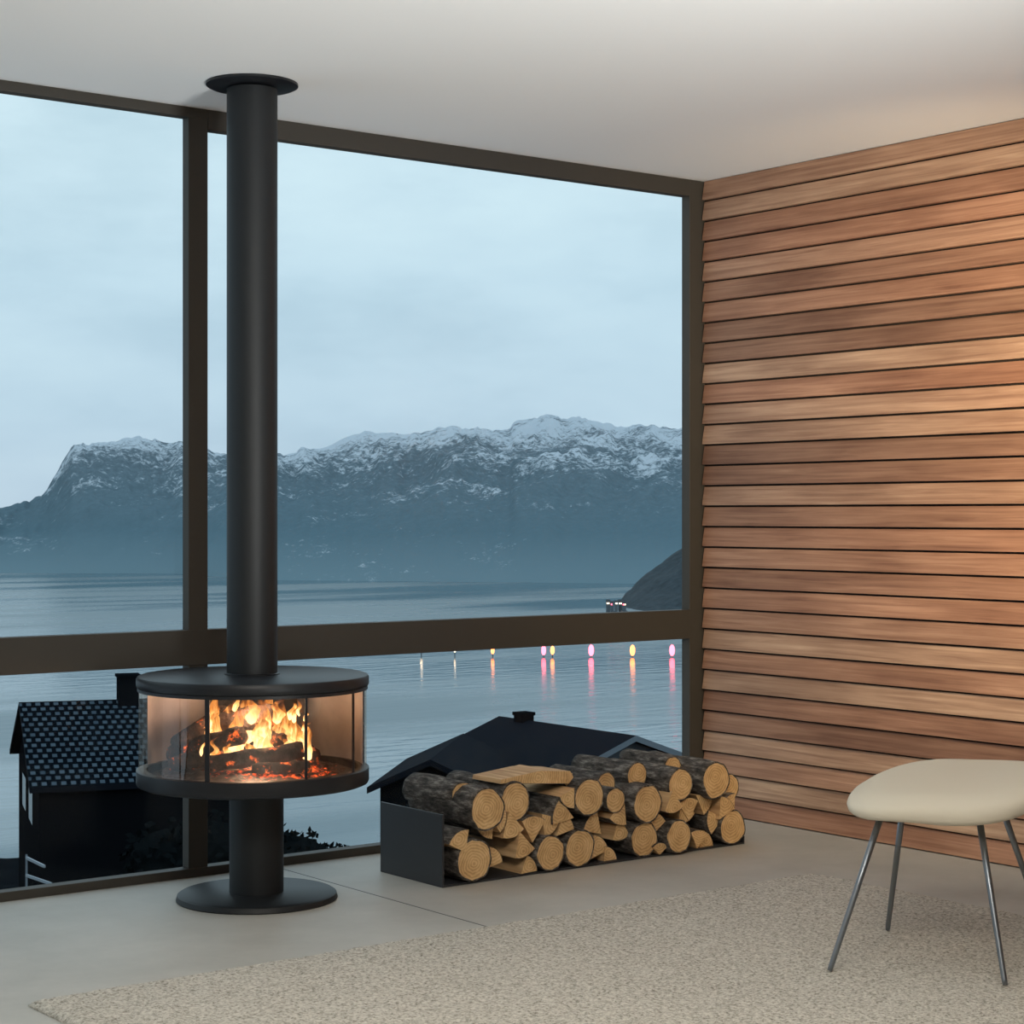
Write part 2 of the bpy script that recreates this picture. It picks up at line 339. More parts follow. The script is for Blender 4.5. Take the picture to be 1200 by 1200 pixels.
# ------------------------------------------------------------ firewood holder + stack
hold = empty('firewood_holder')
box('side_plate', (-1.812,-0.690,0.0), (-1.804,-0.325,0.240), m_holder, hold, 0.001)
box('end_lip', (-0.436,-0.690,0.0), (-0.430,-0.325,0.030), m_holder, hold, 0.001)
box('base_sheet', (-1.804,-0.690,0.001), (-0.436,-0.325,0.007), m_holder, hold)
bm = bmesh.new(); uvl = bm.loops.layers.uv.new('UVMap')
rng = random.Random(3)
def prism(cx, cz, poly, y0, y1, kinds, sd, barkamp=0.06, yaw=0.0):
    n = len(poly); K = 12; R = []
    for k in range(K+1):
        t = k/K; y = y0+(y1-y0)*t; ring = []
        for i,(dx,dz) in enumerate(poly):
            rk = kinds[i] == 0 or kinds[i-1] == 0
            s = 1 + (barkamp*1.5*noise.noise(Vector((dx*22+sd, dz*22, y*7)))+barkamp*0.9*noise.noise(Vector((dx*70+sd, dz*70, y*20))) if rk else 0.015*noise.noise(Vector((sd,i,y*5))))
            ring.append(bm.verts.new((cx+dx*s+yaw*(y-y0), y, cz+dz*s)))
        R.append(ring)
    for k in range(K):
        for i in range(n):
            j = (i+1)%n
            f = bm.faces.new((R[k][i],R[k][j],R[k+1][j],R[k+1][i])); f.material_index = kinds[i]; f.smooth = kinds[i] == 0
    for ring, sgn in ((R[0],-1),(R[-1],1)):
        inner = []
        c0 = Vector((sum(v.co.x for v in ring)/n, ring[0].co.y, sum(v.co.z for v in ring)/n))
        for i, vv in enumerate(ring):
            rk = kinds[i] == 0 or kinds[i-1] == 0
            inner.append(bm.verts.new(c0.lerp(vv.co, 0.92 if rk else 0.985)))
        for i in range(n):
            j = (i+1)%n
            f = bm.faces.new((ring[i],ring[j],inner[j],inner[i])); f.material_index = 0 if kinds[i]==0 else 1
        f = bm.faces.new(inner); f.material_index = 1
        ou, ov_ = 0.012*math.sin(sd*3), 0.012*math.cos(sd*5)
        for lp in f.loops: lp[uvl].uv = (lp.vert.co.x-cx+ou, lp.vert.co.z-cz+ov_)
def circ(r, sd, n=26):
    return [(r*(1+0.05*noise.noise(Vector((math.cos(a)+sd,math.sin(a),0))))*math.cos(a), r*(1+0.07*noise.noise(Vector((math.cos(a),math.sin(a)+sd,0))))*math.sin(a)) for a in [2*math.pi*i/n for i in range(n)]]
rounds = [(-1.690,0.078,0.072,0),(-1.365,0.067,0.062,.01),(-1.232,0.071,0.066,0),(-0.929,0.068,0.064,.01),(-0.785,0.067,0.061,0),(-0.500,0.069,0.064,.0),
  (-1.640,0.245,0.071,0.0),(-1.500,0.252,0.066,.02),(-1.194,0.245,0.067,0.0),(-0.925,0.198,0.069,0),(-0.755,0.250,0.059,.02),(-0.600,0.255,0.069,0),(-1.06,0.218,0.045,.03)]
for i,(x,z,r,dy) in enumerate(rounds):
    prism(x, z, circ(r, i*5.1), -0.705-rng.uniform(-0.01,0.015)+dy, -0.34+rng.uniform(-0.02,0.02), [0]*26, i*7.7, 0.06, rng.uniform(-0.05,0.05))
prism(-0.462,0.205, circ(0.054,91), -0.64,-0.30,[0]*26, 3.1)
prism(-0.90,0.285, circ(0.048,92), -0.62,-0.30,[0]*26, 8.1)
prism(-1.66,0.275, circ(0.052,95), -0.60,-0.31,[0]*26, 9.1,0.08,0.0)
prism(-0.69,0.292, circ(0.043,96), -0.58,-0.31,[0]*26, 9.7,0.08,0.05)
prism(-1.03,0.262, circ(0.045,97), -0.60,-0.31,[0]*26, 12.7,0.08,0.02)
def wedge(x, z, r, rot, span, dy=0, sd=0.0, ylen=0.36):
    n = 8; P = [(0,0)]+[(r*math.cos(rot+span*i/n), r*math.sin(rot+span*i/n)) for i in range(n+1)]
    cx = sum(p[0] for p in P)/len(P); cz = sum(p[1] for p in P)/len(P)
    P = [(p[0]-cx, p[1]-cz) for p in P]
    prism(x, z, P, -0.70+dy, -0.70+ylen, [2]+[0]*n+[2], sd, 0.03)
wd = [(-1.755,0.165,0.075,1.4,1.3),(-1.625,0.160,0.085,3.6,1.0),(-1.52,0.150,0.09,4.4,1.1),(-1.585,0.085,0.075,0.2,1.1),(-1.475,0.080,0.09,4.5,1.0),(-1.43,0.185,0.09,0.9,1.2),(-1.565,0.195,0.07,5.4,1.2),
      (-1.335,0.205,0.095,2.3,1.0),(-1.345,0.150,0.085,4.9,1.1),(-1.275,0.165,0.08,0.2,1.0),(-1.165,0.155,0.085,1.8,1.1),(-1.045,0.145,0.095,3.9,0.9),(-1.115,0.075,0.085,0.3,1.1),(-1.07,0.035,0.06,0.1,1.4),(-1.02,0.085,0.09,4.4,0.9),
      (-0.86,0.140,0.085,0.6,1.1),(-0.80,0.165,0.08,4.2,1.2),(-0.70,0.180,0.085,1.0,1.2),(-0.705,0.120,0.09,4.6,1.0),(-0.60,0.160,0.085,5.2,1.0),(-0.655,0.060,0.095,0.9,1.0),(-0.60,0.095,0.08,2.7,1.2),(-0.53,0.165,0.085,0.4,1.1),(-0.60,0.035,0.07,0.0,1.2),
      (-1.435,0.04,0.07,0.1,1.1),(-0.86,0.04,0.05,0.7,1.6),(-1.30,0.235,0.07,3.5,1.2),(-0.50,0.17,0.07,1.5,1.2)]
for i,(x,z,r,ro,spn) in enumerate(wd): wedge(x,z,r,ro,spn,rng.uniform(-0.012,0.03),i*2.3)
prism(-1.395,0.312,[(-0.155,0.004),(0.145,-0.022),(0.165,0.0),(0.15,0.022),(0.02,0.034),(-0.15,0.018)],-0.66,-0.50,[0,2,2,2,2,2],5.5,0.02)
wedge(-1.25,0.295,0.05,3.3,1.1,0.06,44.0)
bmesh.ops.recalc_face_normals(bm, faces=bm.faces)
for vv in bm.verts:
    vv.co.z = max(vv.co.z, 0.008)
    if vv.co.z < 0.245: vv.co.x = max(vv.co.x, -1.803)
    if vv.co.z < 0.035: vv.co.x = min(vv.co.x, -0.438)
obj_from_bm(bm, 'firewood_stack', [m_bark, m_end, m_split])

# ------------------------------------------------------------ rug
bm = bmesh.new()
x0,x1,y0,y1 = -3.51,-0.70,-3.9,-1.29
nx, ny = 330, 300
def rz(x,y):
    e = min(x-x0, x1-x, y-y0, y1-y); f = min(1, max(0, e/0.012))
    return 0.004 + f*(0.012+0.004*noise.noise(Vector((x*75,y*75,0)))+0.0025*noise.noise(Vector((x*9,y*9,4))))
G = [[bm.verts.new((x0+(x1-x0)*i/nx+(0.004*noise.noise(Vector((j*.7,0,0))) if i in (0,nx) else 0), y0+(y1-y0)*j/ny+(0.004*noise.noise(Vector((i*.7,5,0))) if j in (0,ny) else 0), rz(x0+(x1-x0)*i/nx, y0+(y1-y0)*j/ny))) for j in range(ny+1)] for i in range(nx+1)]
for i in range(nx):
    for j in range(ny): bm.faces.new((G[i][j],G[i+1][j],G[i+1][j+1],G[i][j+1])).smooth = True
bd = [G[i][0] for i in range(nx+1)]+[G[nx][j] for j in range(1,ny+1)]+[G[i][ny] for i in range(nx-1,-1,-1)]+[G[0][j] for j in range(ny-1,0,-1)]
lo_ = [bm.verts.new((v.co.x,v.co.y,0.0005)) for v in bd]
for i in range(len(bd)): bm.faces.new((bd[i],lo_[i],lo_[(i+1)%len(bd)],bd[(i+1)%len(bd)]))
obj_from_bm(bm, 'rug', m_rug)

# ------------------------------------------------------------ stool
m_cream, nt, b = new_mat('cream_upholstery')
b.inputs['Base Color'].default_value = (0.66,0.60,0.49,1); b.inputs['Roughness'].default_value = 0.75; b.inputs['Specular IOR Level'].default_value = 0.2
v = texco(nt); n1 = N(nt, 'ShaderNodeTexNoise', Scale=400.0, Detail=2.0); nt.links.new(v, n1.inputs['Vector']); bump(nt, b, n1.outputs['Fac'], 0.12, 0.002)
m_steel = simple('brushed_steel', (0.22,0.24,0.265), 0.35, 0.9)
ang_b = math.atan2(-0.34, 0.94)
sc_w = W(1.195, 5.24)
stool = empty('stool', sc_w, -T+ang_b)
bm = bmesh.new()
A_, B_ = 0.255, 0.268; NR, NS = 14, 72
def top_z(x, y):
    u_ = x/B_; w_ = y/A_
    return 0.524 + 0.020*w_ - 0.024*w_*w_*(1 if w_ < 0 else 0.1) + 0.030*u_*u_*(0.8 if u_>0 else -1.7) - 0.012*(1-u_*u_)*(1-w_*w_)
def outline(t, s):
    c, q = math.cos(t), math.sin(t); e = 2/2.8
    return (B_*s*math.copysign(abs(c)**e, c), A_*s*math.copysign(abs(q)**e, q))
top = [[bm.verts.new((0,0,top_z(0,0)))]]
for k in range(1, NR+1):
    s = 0.97*k/NR; ring = []
    for i in range(NS):
        x,y = outline(2*math.pi*i/NS, s); e = max(0,(s-0.72)/0.25)
        ring.append(bm.verts.new((x,y, top_z(x,y)-0.016*e**2.2)))
    top.append(ring)
def ringat(s, dz):
    ring = []
    for i in range(NS):
        x,y = outline(2*math.pi*i/NS, s)
        thin = 1-0.30*max(0,-x/B_)
        ring.append(bm.verts.new((x,y, top_z(x,y)+dz*thin)))
    return ring
for s,dz in ((1.0,-0.026),(1.01,-0.038),(1.0,-0.054),(0.97,-0.066),(0.90,-0.073),(0.7,-0.078),(0.4,-0.082)): top.append(ringat(s,dz))
for k in range(len(top)-1):
    A, B = top[k], top[k+1]
    for i in range(NS):
        j = (i+1)%NS
        if len(A) == 1: bm.faces.new((A[0],B[i],B[j]))
        else: bm.faces.new((A[i],B[i],B[j],A[j]))
bm.faces.new(top[-1][::-1])
bmesh.ops.recalc_face_normals(bm, faces=bm.faces)
obj_from_bm(bm, 'seat', m_cream, stool, True)
def loc_of(X,Y,z):
    w = W(X,Y) - sc_w; a = T-ang_b
    return (w.x*math.cos(a)-w.y*math.sin(a), w.x*math.sin(a)+w.y*math.cos(a), z)
feet = [(0.838,5.067),(1.089,5.568),(1.262,4.913),(1.513,5.414)]
tops = [(1.000,5.15),(1.11,5.42),(1.232,5.08),(1.345,5.32)]
tl = []
for k,(f,t) in enumerate(zip(feet,tops)):
    F = Vector(loc_of(*f,0.021)); Tt = Vector(loc_of(*t,0.448)); tl.append(Tt)
    tube('leg_%d' % (k+1), [F, F+(Tt-F)*0.03, F+(Tt-F)*0.5, Tt], [0.0065,0.0075,0.0085,0.0095], m_steel, stool)
for k,(i,j) in enumerate(((0,1),(2,3),(0,2),(1,3))): tube('cross_rail_%d' % (k+1), [tl[i],tl[j]], [0.007,0.007], m_steel, stool)

# ------------------------------------------------------------ outside: fjord
WZ = -20.0
def from_site(bm):
    for vv in bm.verts: vv.co = W(vv.co.x, vv.co.y, vv.co.z)
m_water, nt, b = new_mat('fjord_water')
b.inputs['Base Color'].default_value = (0.05,0.115,0.15,1); b.inputs['IOR'].default_value = 1.5
tcn = nt.nodes.new('ShaderNodeTexCoord'); mp = N(nt, 'ShaderNodeMapping'); mp.inputs['Rotation'].default_value = (0,0,T); mp.inputs['Scale'].default_value = (0.25,0.9,1)
nt.links.new(tcn.outputs['Object'], mp.inputs['Vector'])
n1 = N(nt, 'ShaderNodeTexNoise', Scale=0.5, Detail=5.0, Roughness=0.55); nt.links.new(mp.outputs[0], n1.inputs['Vector']); bump(nt, b, n1.outputs['Fac'], 0.28, 0.4)
mp2 = N(nt, 'ShaderNodeMapping'); mp2.inputs['Rotation'].default_value = (0,0,T); mp2.inputs['Scale'].default_value = (0.006,0.03,1); nt.links.new(tcn.outputs['Object'], mp2.inputs['Vector'])
n2 = N(nt, 'ShaderNodeTexNoise', Scale=1.0, Detail=3.0); nt.links.new(mp2.outputs[0], n2.inputs['Vector'])
r2 = ramp(nt, [(0.42,(0.10,)*3),(0.6,(0.32,)*3)]); nt.links.new(n2.outputs['Fac'], r2.inputs['Fac']); nt.links.new(r2.outputs[0], b.inputs['Roughness'])
bm = bmesh.new()
q = [bm.verts.new(p) for p in [(-900,20,WZ),(900,20,WZ),(900,1500,WZ),(-900,1500,WZ)]]; bm.faces.new(q); from_site(bm)
obj_from_bm(bm, 'fjord_water', m_water)

m_mtn, nt, b = new_mat('mountain_rock_snow_haze')
tcn = nt.nodes.new('ShaderNodeTexCoord'); sx = N(nt, 'ShaderNodeSeparateXYZ'); nt.links.new(tcn.outputs['Object'], sx.inputs[0])
mp = N(nt, 'ShaderNodeMapping'); mp.inputs['Scale'].default_value = (0.20,0.20,0.16); nt.links.new(tcn.outputs['Object'], mp.inputs['Vector'])
n1 = N(nt, 'ShaderNodeTexNoise', Scale=1.8, Detail=12.0, Roughness=0.80, Distortion=0.2); nt.links.new(mp.outputs[0], n1.inputs['Vector'])
mpb = N(nt, 'ShaderNodeMapping'); mpb.inputs['Scale'].default_value = (0.03,0.03,0.02); nt.links.new(tcn.outputs['Object'], mpb.inputs['Vector'])
n2 = N(nt, 'ShaderNodeTexNoise', Scale=1.3, Detail=4.0, Roughness=0.6); nt.links.new(mpb.outputs[0], n2.inputs['Vector'])
a0_ = N(nt, 'ShaderNodeMath', operation='MULTIPLY_ADD'); nt.links.new(n2.outputs['Fac'], a0_.inputs[0]); a0_.inputs[1].default_value = 0.65; nt.links.new(n1.outputs['Fac'], a0_.inputs[2])
a1 = N(nt, 'ShaderNodeMapRange'); a1.inputs['From Min'].default_value = 2.0; a1.inputs['From Max'].default_value = 44.0; nt.links.new(sx.outputs['Z'], a1.inputs['Value'])
a2 = N(nt, 'ShaderNodeMath', operation='MULTIPLY_ADD'); nt.links.new(a1.outputs[0], a2.inputs[0]); a2.inputs[1].default_value = 0.29; nt.links.new(a0_.outputs[0], a2.inputs[2])
a3 = N(nt, 'ShaderNodeMath', operation='SUBTRACT'); nt.links.new(a2.outputs[0], a3.inputs[0]); a3.inputs[1].default_value = 0.08
rs = ramp(nt, [(0.88,(0,0,0)),(0.99,(0.92,)*3)]); nt.links.new(a3.outputs[0], rs.inputs['Fac'])
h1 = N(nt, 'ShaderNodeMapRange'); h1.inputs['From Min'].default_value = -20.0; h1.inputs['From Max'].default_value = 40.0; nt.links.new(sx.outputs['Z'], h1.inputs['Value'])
rk = ramp(nt, [(0.0,(0.18,0.265,0.305)),(0.25,(0.125,0.20,0.24)),(0.7,(0.155,0.21,0.245)),(1.0,(0.21,0.255,0.29))]); nt.links.new(h1.outputs[0], rk.inputs['Fac'])  # haze painted into the rock colour, with paler mist down at the shore
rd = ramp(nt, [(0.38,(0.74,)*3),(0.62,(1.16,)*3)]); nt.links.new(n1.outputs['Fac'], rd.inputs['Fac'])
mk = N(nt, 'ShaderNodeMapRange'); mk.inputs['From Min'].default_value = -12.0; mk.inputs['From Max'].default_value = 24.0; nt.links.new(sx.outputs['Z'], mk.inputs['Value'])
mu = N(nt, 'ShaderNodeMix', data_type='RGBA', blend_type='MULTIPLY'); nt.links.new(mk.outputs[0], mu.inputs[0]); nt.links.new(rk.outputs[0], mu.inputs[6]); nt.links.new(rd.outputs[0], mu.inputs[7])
ms = N(nt, 'ShaderNodeMix', data_type='RGBA'); nt.links.new(rs.outputs[0], ms.inputs[0]); nt.links.new(mu.outputs[2], ms.inputs[6]); ms.inputs[7].default_value = (0.62,0.68,0.74,1)
nt.links.new(ms.outputs[2], b.inputs['Base Color']); b.inputs['Roughness'].default_value = 1; b.inputs['Specular IOR Level'].default_value = 0
def interp(T_, x):
    if x <= T_[0][0]: return T_[0][1]
    for (a,b_),(c,d) in zip(T_, T_[1:]):
        if x <= c: return b_+(d-b_)*(x-a)/(c-a)
    return T_[-1][1]
def mountain(name, ridge, DR, shore, nx, nt_, m, amp, x0, x1, sd=0.0, rough=0.5):
    bm = bmesh.new(); G = []
    for i in range(nx+1):
        xr = x0+(x1-x0)*i/nx; col = []
        hz = interp(ridge, xr) + amp*rough*noise.fractal(Vector((xr*0.06,sd,0)),0.6,2.1,7)
        ds = interp(shore, xr)
        for j in range(nt_+1):
            t = j/nt_*1.25; D = ds+(DR-ds)*t
            x = xr*D/DR
            if t <= 1: h = WZ-1+(hz-WZ+1)*(0.25*t+0.75*t**0.8)
            else: h = hz-(t-1)*120
            e = min(1, t*2.0)*(1-0.75*max(0,min(1,(t-0.85)/0.15)))
            h += amp*2.2*e*(noise.ridged_multi_fractal(Vector((x*0.024+sd,D*0.014,0.3)),0.85,2.1,6,1.0,2.0)-1.0)*0.9
            col.append(bm.verts.new((x,D,h)))
        G.append(col)
    for i in range(nx):
        for j in range(nt_): bm.faces.new((G[i][j],G[i+1][j],G[i+1][j+1],G[i][j+1])).smooth = True
    from_site(bm); return obj_from_bm(bm, name, m)
ridge = [(-420,-19),(-320,-16),(-260,-6),(-227,3),(-215,7),(-208,10.7),(-204,17),(-198,26),(-191,31),(-181,33),(-166,35),(-146,32),(-125,29),(-102,29),(-81,30),(-64,32),(-45,36),(-30,40),(-15,40),(0,39.5),(8,42),(15,45),(30,44),(45,40),(60,39),(77,40),(113,43),(190,40),(400,30)]
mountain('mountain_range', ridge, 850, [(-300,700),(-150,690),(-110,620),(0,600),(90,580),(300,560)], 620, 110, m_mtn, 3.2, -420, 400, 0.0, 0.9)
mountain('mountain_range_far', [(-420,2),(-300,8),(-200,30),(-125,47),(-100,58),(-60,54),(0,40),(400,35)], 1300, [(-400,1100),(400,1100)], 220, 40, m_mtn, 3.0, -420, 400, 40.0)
m_head, nt, b = new_mat('forest_slope')
v = texco(nt); n1 = N(nt, 'ShaderNodeTexNoise', Scale=0.5, Detail=8.0, Roughness=0.7); nt.links.new(v, n1.inputs['Vector'])
r1 = ramp(nt, [(0.35,(0.016,0.028,0.036)),(0.7,(0.05,0.074,0.088))]); nt.links.new(n1.outputs['Fac'], r1.inputs['Fac']); nt.links.new(r1.outputs[0], b.inputs['Base Color']); b.inputs['Roughness'].default_value = 1
mountain('wooded_headland', [(23,-24),(27,-19.5),(33,-13),(40,-8),(46,-4),(52,0),(90,14),(220,25)], 470, [(0,425),(60,412),(220,400)], 160, 30, m_head, 0.9, 23, 220, 12.0, 1.6)

def emis(name, col, s):
    m, nt, b = new_mat(name); b.inputs['Base Color'].default_value = (0,0,0,1)
    b.inputs['Emission Color'].default_value = (*col,1); b.inputs['Emission Strength'].default_value = s; return m
m_l1 = emis('sodium_lamp', (1.0,0.24,0.07), 6); m_l2 = emis('pink_lamp', (1.0,0.11,0.16), 6.5); m_l3 = emis('white_lamp', (1.0,0.75,0.5), 4); m_post = simple('lamp_post_steel', (0.03,0.03,0.03), 0.6)
bm = bmesh.new()
def lamp(x, D, z, r, mi):
    ret = bmesh.ops.create_icosphere(bm, subdivisions=2, radius=r, matrix=Matrix.Translation((x,D,z))@Matrix.Diagonal((1,1,2.1,1)))
    for f in set(f for vv in ret['verts'] for f in vv.link_faces): f.material_index = mi
    bbox(bm, (x-0.06,D-0.06,WZ-0.2), (x+0.06,D+0.06,z-r), 3)
k = 0.131
for u_, mi, r in [(497,2,.2),(535,2,.16),(578,0,.28),(636,1,.36),(646,0,.32),(690,1,.42),(737,0,.40),(782,1,.42)]:
    lamp((u_-600)*k, 286, WZ+1.0, r, mi)
from_site(bm); obj_from_bm(bm, 'harbour_lights', [m_l1,m_l2,m_l3,m_post])
m_cot = simple('cottage_walls', (0.13,0.155,0.175), 0.9); m_cr = simple('cottage_roof', (0.06,0.07,0.08), 0.9)
rng = random.Random(2); bm = bmesh.new()
for i in range(10):
    x = 20.0+(i%5)*0.85+rng.uniform(-.15,.15); D = 395+(i//5)*6+rng.uniform(-1,1); z = WZ+0.4+(i//5)*1.6+rng.uniform(0,.5); s = rng.uniform(0.45,0.75)
    bbox(bm, (x-s*.6,D-s*.6,WZ-0.5), (x+s*.6,D+s*.6,z+s*0.9), 0)
    r_ = [bm.verts.new(p) for p in [(x-s*.7,D-s*.7,z+s*.9),(x+s*.7,D-s*.7,z+s*.9),(x+s*.7,D+s*.7,z+s*.9),(x-s*.7,D+s*.7,z+s*.9),(x-s*.7,D,z+s*1.5),(x+s*.7,D,z+s*1.5)]]
    for f in [(0,1,5,4),(3,4,5,2),(0,4,3),(1,2,5)]: bm.faces.new([r_[q] for q in f]).material_index = 1
    for j in range(rng.choice([1,1,2])):
        wx = x-s*.35+j*s*.5+rng.uniform(0,.15)
        bbox(bm, (wx-.12,D-s*.6-.05,z+.1), (wx+.12,D-s*.6-.01,z+.38), rng.choice([2,3,4,3]))
from_site(bm); obj_from_bm(bm, 'waterfront_village', [m_cot,m_cr,m_l1,m_l3,m_l2])

m_dark, nt, b = new_mat('dark_hillside')
v = texco(nt); n1 = N(nt, 'ShaderNodeTexNoise', Scale=1.5, Detail=8.0); nt.links.new(v, n1.inputs['Vector'])
r1 = ramp(nt, [(0.3,(0.003,0.004,0.006)),(0.7,(0.010,0.013,0.016))]); nt.links.new(n1.outputs['Fac'], r1.inputs['Fac']); nt.links.new(r1.outputs[0], b.inputs['Base Color']); b.inputs['Roughness'].default_value = 1; b.inputs['Specular IOR Level'].default_value = 0.0
bm = bmesh.new(); G = []
for i in range(121):
    col = []
    for j in range(91):
        D = 9.5+ (j/90)**1.3*120; x = (-1+2*i/120)*(14+D*1.0)
        z = -2.0-0.152*D + 0.5*noise.fractal(Vector((x*0.12,D*0.12,0)),0.8,2,5)
        col.append(bm.verts.new((x,D,z)))
    G.append(col)
for i in range(120):
    for j in range(90): bm.faces.new((G[i][j],G[i+1][j],G[i+1][j+1],G[i][j+1])).smooth = True
from_site(bm); obj_from_bm(bm, 'hillside_ground', m_dark)
m_leaf = simple('dark_foliage', (0.006,0.008,0.009), 1.0, spec=0.0)
bm = bmesh.new(); rng = random.Random(9)
def shrub(x, D, z, r):
    for i in range(420):
        p = Vector((rng.gauss(0,1),rng.gauss(0,1),rng.gauss(0,1))).normalized()*r*rng.uniform(0.5,1.0); p.z *= 0.8
        c = Vector((x,D,z))+p; s = r*0.11
        a = Vector((rng.gauss(0,1),rng.gauss(0,1),rng.gauss(0,1))).normalized()*s; b_ = a.orthogonal().normalized()*s*0.6
        bm.faces.new([bm.verts.new(c+a), bm.verts.new(c+b_), bm.verts.new(c-a), bm.verts.new(c-b_)])
    bmesh.ops.create_icosphere(bm, subdivisions=2, radius=r*0.78, matrix=Matrix.Translation((x,D,z))@Matrix.Diagonal((1,1,0.8,1)))
for (x,D,z,r) in [(-4.5,34,-4.75,0.85),(-3.8,34,-4.9,0.7),(-3.2,34,-5.05,0.6),(-2.7,33.8,-5.25,0.45),(-5.3,34,-4.75,0.9),(-6.1,34,-4.9,0.9),
                  (-4.8,33.7,-5.9,1.0),(-3.7,33.7,-5.9,0.95),(-2.9,33.5,-5.9,0.75),(-5.8,33.7,-6.0,1.0),(-2.4,33.5,-5.8,0.5),(-4.4,33.5,-6.9,1.0),(-3.1,33.5,-6.9,0.9),(-5.6,33.5,-6.9,1.0)]: shrub(x,D,z,r)
from_site(bm); obj_from_bm(bm, 'garden_shrubs', m_leaf)

m_hw = simple('dark_timber_cladding', (0.006,0.007,0.009), 0.9, spec=0.0)
m_roof = simple('black_roofing_felt', (0.009,0.011,0.016), 0.9, spec=0.03)
m_fascia = simple('grey_fascia', (0.16,0.19,0.22), 0.8); m_gable = simple('grey_gable_cladding', (0.06,0.072,0.085), 0.9)
m_hglass = simple('dark_window', (0.02,0.025,0.03), 0.2)
m_lat, nt, b = new_mat('slate_lattice_roof')
tcn = nt.nodes.new('ShaderNodeTexCoord'); br = N(nt, 'ShaderNodeTexBrick'); nt.links.new(tcn.outputs['UV'], br.inputs['Vector'])
br.offset = 0.5; br.inputs['Scale'].default_value = 1.0; br.inputs['Brick Width'].default_value = 0.24; br.inputs['Row Height'].default_value = 0.28; br.inputs['Mortar Size'].default_value = 0.068; br.inputs['Mortar Smooth'].default_value = 0.3
br.inputs['Color1'].default_value = (0.085,0.12,0.15,1); br.inputs['Color2'].default_value = (0.05,0.075,0.10,1); br.inputs['Mortar'].default_value = (0.004,0.006,0.009,1)
nt.links.new(br.outputs['Color'], b.inputs['Base Color']); b.inputs['Roughness'].default_value = 0.9; b.inputs['Specular IOR Level'].default_value = 0.0
def house(name, peak, d, length, hw, zr, ze, zb, rm=1, chim=None, fascia=None):
    e = empty(name)
    d = Vector((d[0],d[1])).normalized(); p = Vector((d.y,-d.x))
    P = Vector(peak)
    def V3(a, s, z): q_ = P+d*a+p*s; return W(q_.x,q_.y,z)
    sl = (zr-ze)/hw; ov = 0.25; th = 0.14
    bm = bmesh.new(); uvl = bm.loops.layers.uv.new('UVMap')
    for s in (-1,1):
        hw2 = hw+ov; ze2 = zr-sl*hw2
        a0, a1 = -ov, length+ov
        c = [V3(a0,0,zr),V3(a1,0,zr),V3(a1,s*hw2,ze2),V3(a0,s*hw2,ze2)]
        dn = Vector((0,0,-th)); t_ = [bm.verts.new(q) for q in c]; l_ = [bm.verts.new(q+dn) for q in c]
        f = bm.faces.new(t_); f.material_index = 0
        sll = math.hypot(hw2, zr-ze2)
        for lp, uvc in zip(f.loops, [(a0,0),(a1,0),(a1,sll),(a0,sll)]): lp[uvl].uv = uvc
        bm.faces.new(l_[::-1]).material_index = 1
        for i in range(4): bm.faces.new((t_[i],l_[i],l_[(i+1)%4],t_[(i+1)%4])).material_index = 2 if i == 3 else 1
    obj_from_bm(bm, 'roof', [rm, m_roof, fascia or m_roof], e)
    bm = bmesh.new()
    A = [bm.verts.new(V3(0,s,z)) for s,z in ((-hw,zb),(hw,zb),(hw,ze-0.12),(0,zr-0.13),(-hw,ze-0.12))]
    B = [bm.verts.new(V3(length,s,z)) for s,z in ((-hw,zb),(hw,zb),(hw,ze-0.12),(0,zr-0.13),(-hw,ze-0.12))]
    bm.faces.new(A).material_index = 1; bm.faces.new(B[::-1])
    for i in range(5): bm.faces.new((A[i],B[i],B[(i+1)%5],A[(i+1)%5]))
    bmesh.ops.recalc_face_normals(bm, faces=bm.faces)
    obj_from_bm(bm, 'walls', [m_hw, m_gable if fascia else m_hw], e)
    bm = bmesh.new()
    for s0 in (-hw*0.5, hw*0.15):
        c = [V3(-0.03,s0,ze-1.4),V3(-0.03,s0+hw*0.35,ze-1.4),V3(-0.03,s0+hw*0.35,ze-0.5),V3(-0.03,s0,ze-0.5)]
        bm.faces.new([bm.verts.new(q) for q in c])
    obj_from_bm(bm, 'gable_windows', m_hglass, e)
    if chim:
        a, s, w, zt = chim
        bm = bmesh.new()
        for (w_, za, zz) in ((w, zr-1.0, zt-0.08),(w*1.15, zt-0.08, zt)):
            c = [V3(a-w_/2,s-w_/2,0),V3(a+w_/2,s-w_/2,0),V3(a+w_/2,s+w_/2,0),V3(a-w_/2,s+w_/2,0)]
            lo2 = [bm.verts.new((q.x,q.y,za)) for q in c]; hi = [bm.verts.new((q.x,q.y,zz)) for q in c]
            bm.faces.new(lo2[::-1]); bm.faces.new(hi)
            for i in range(4): bm.faces.new((lo2[i],lo2[(i+1)%4],hi[(i+1)%4],hi[i]))
        obj_from_bm(bm, 'chimney', m_hw, e)
    return e
ph = math.radians(18)
house('lattice_roof_house', (-13.1,52.0), (math.cos(ph),math.sin(ph)), 5.4, 3.9, -3.85, -5.50, -11, m_lat, chim=(2.65,0.1,0.55,-3.15))
house('gabled_house', (2.75,45.0), (-0.597,0.80), 4.9, 2.2, -3.93, -4.70, -12, m_roof, chim=(4.1,0.0,0.36,-3.74), fascia=m_fascia)
house('gabled_house', (-1.75,42.0), (0.12,1.0), 4.5, 1.15, -4.10, -4.62, -12, m_roof)
bm = bmesh.new()
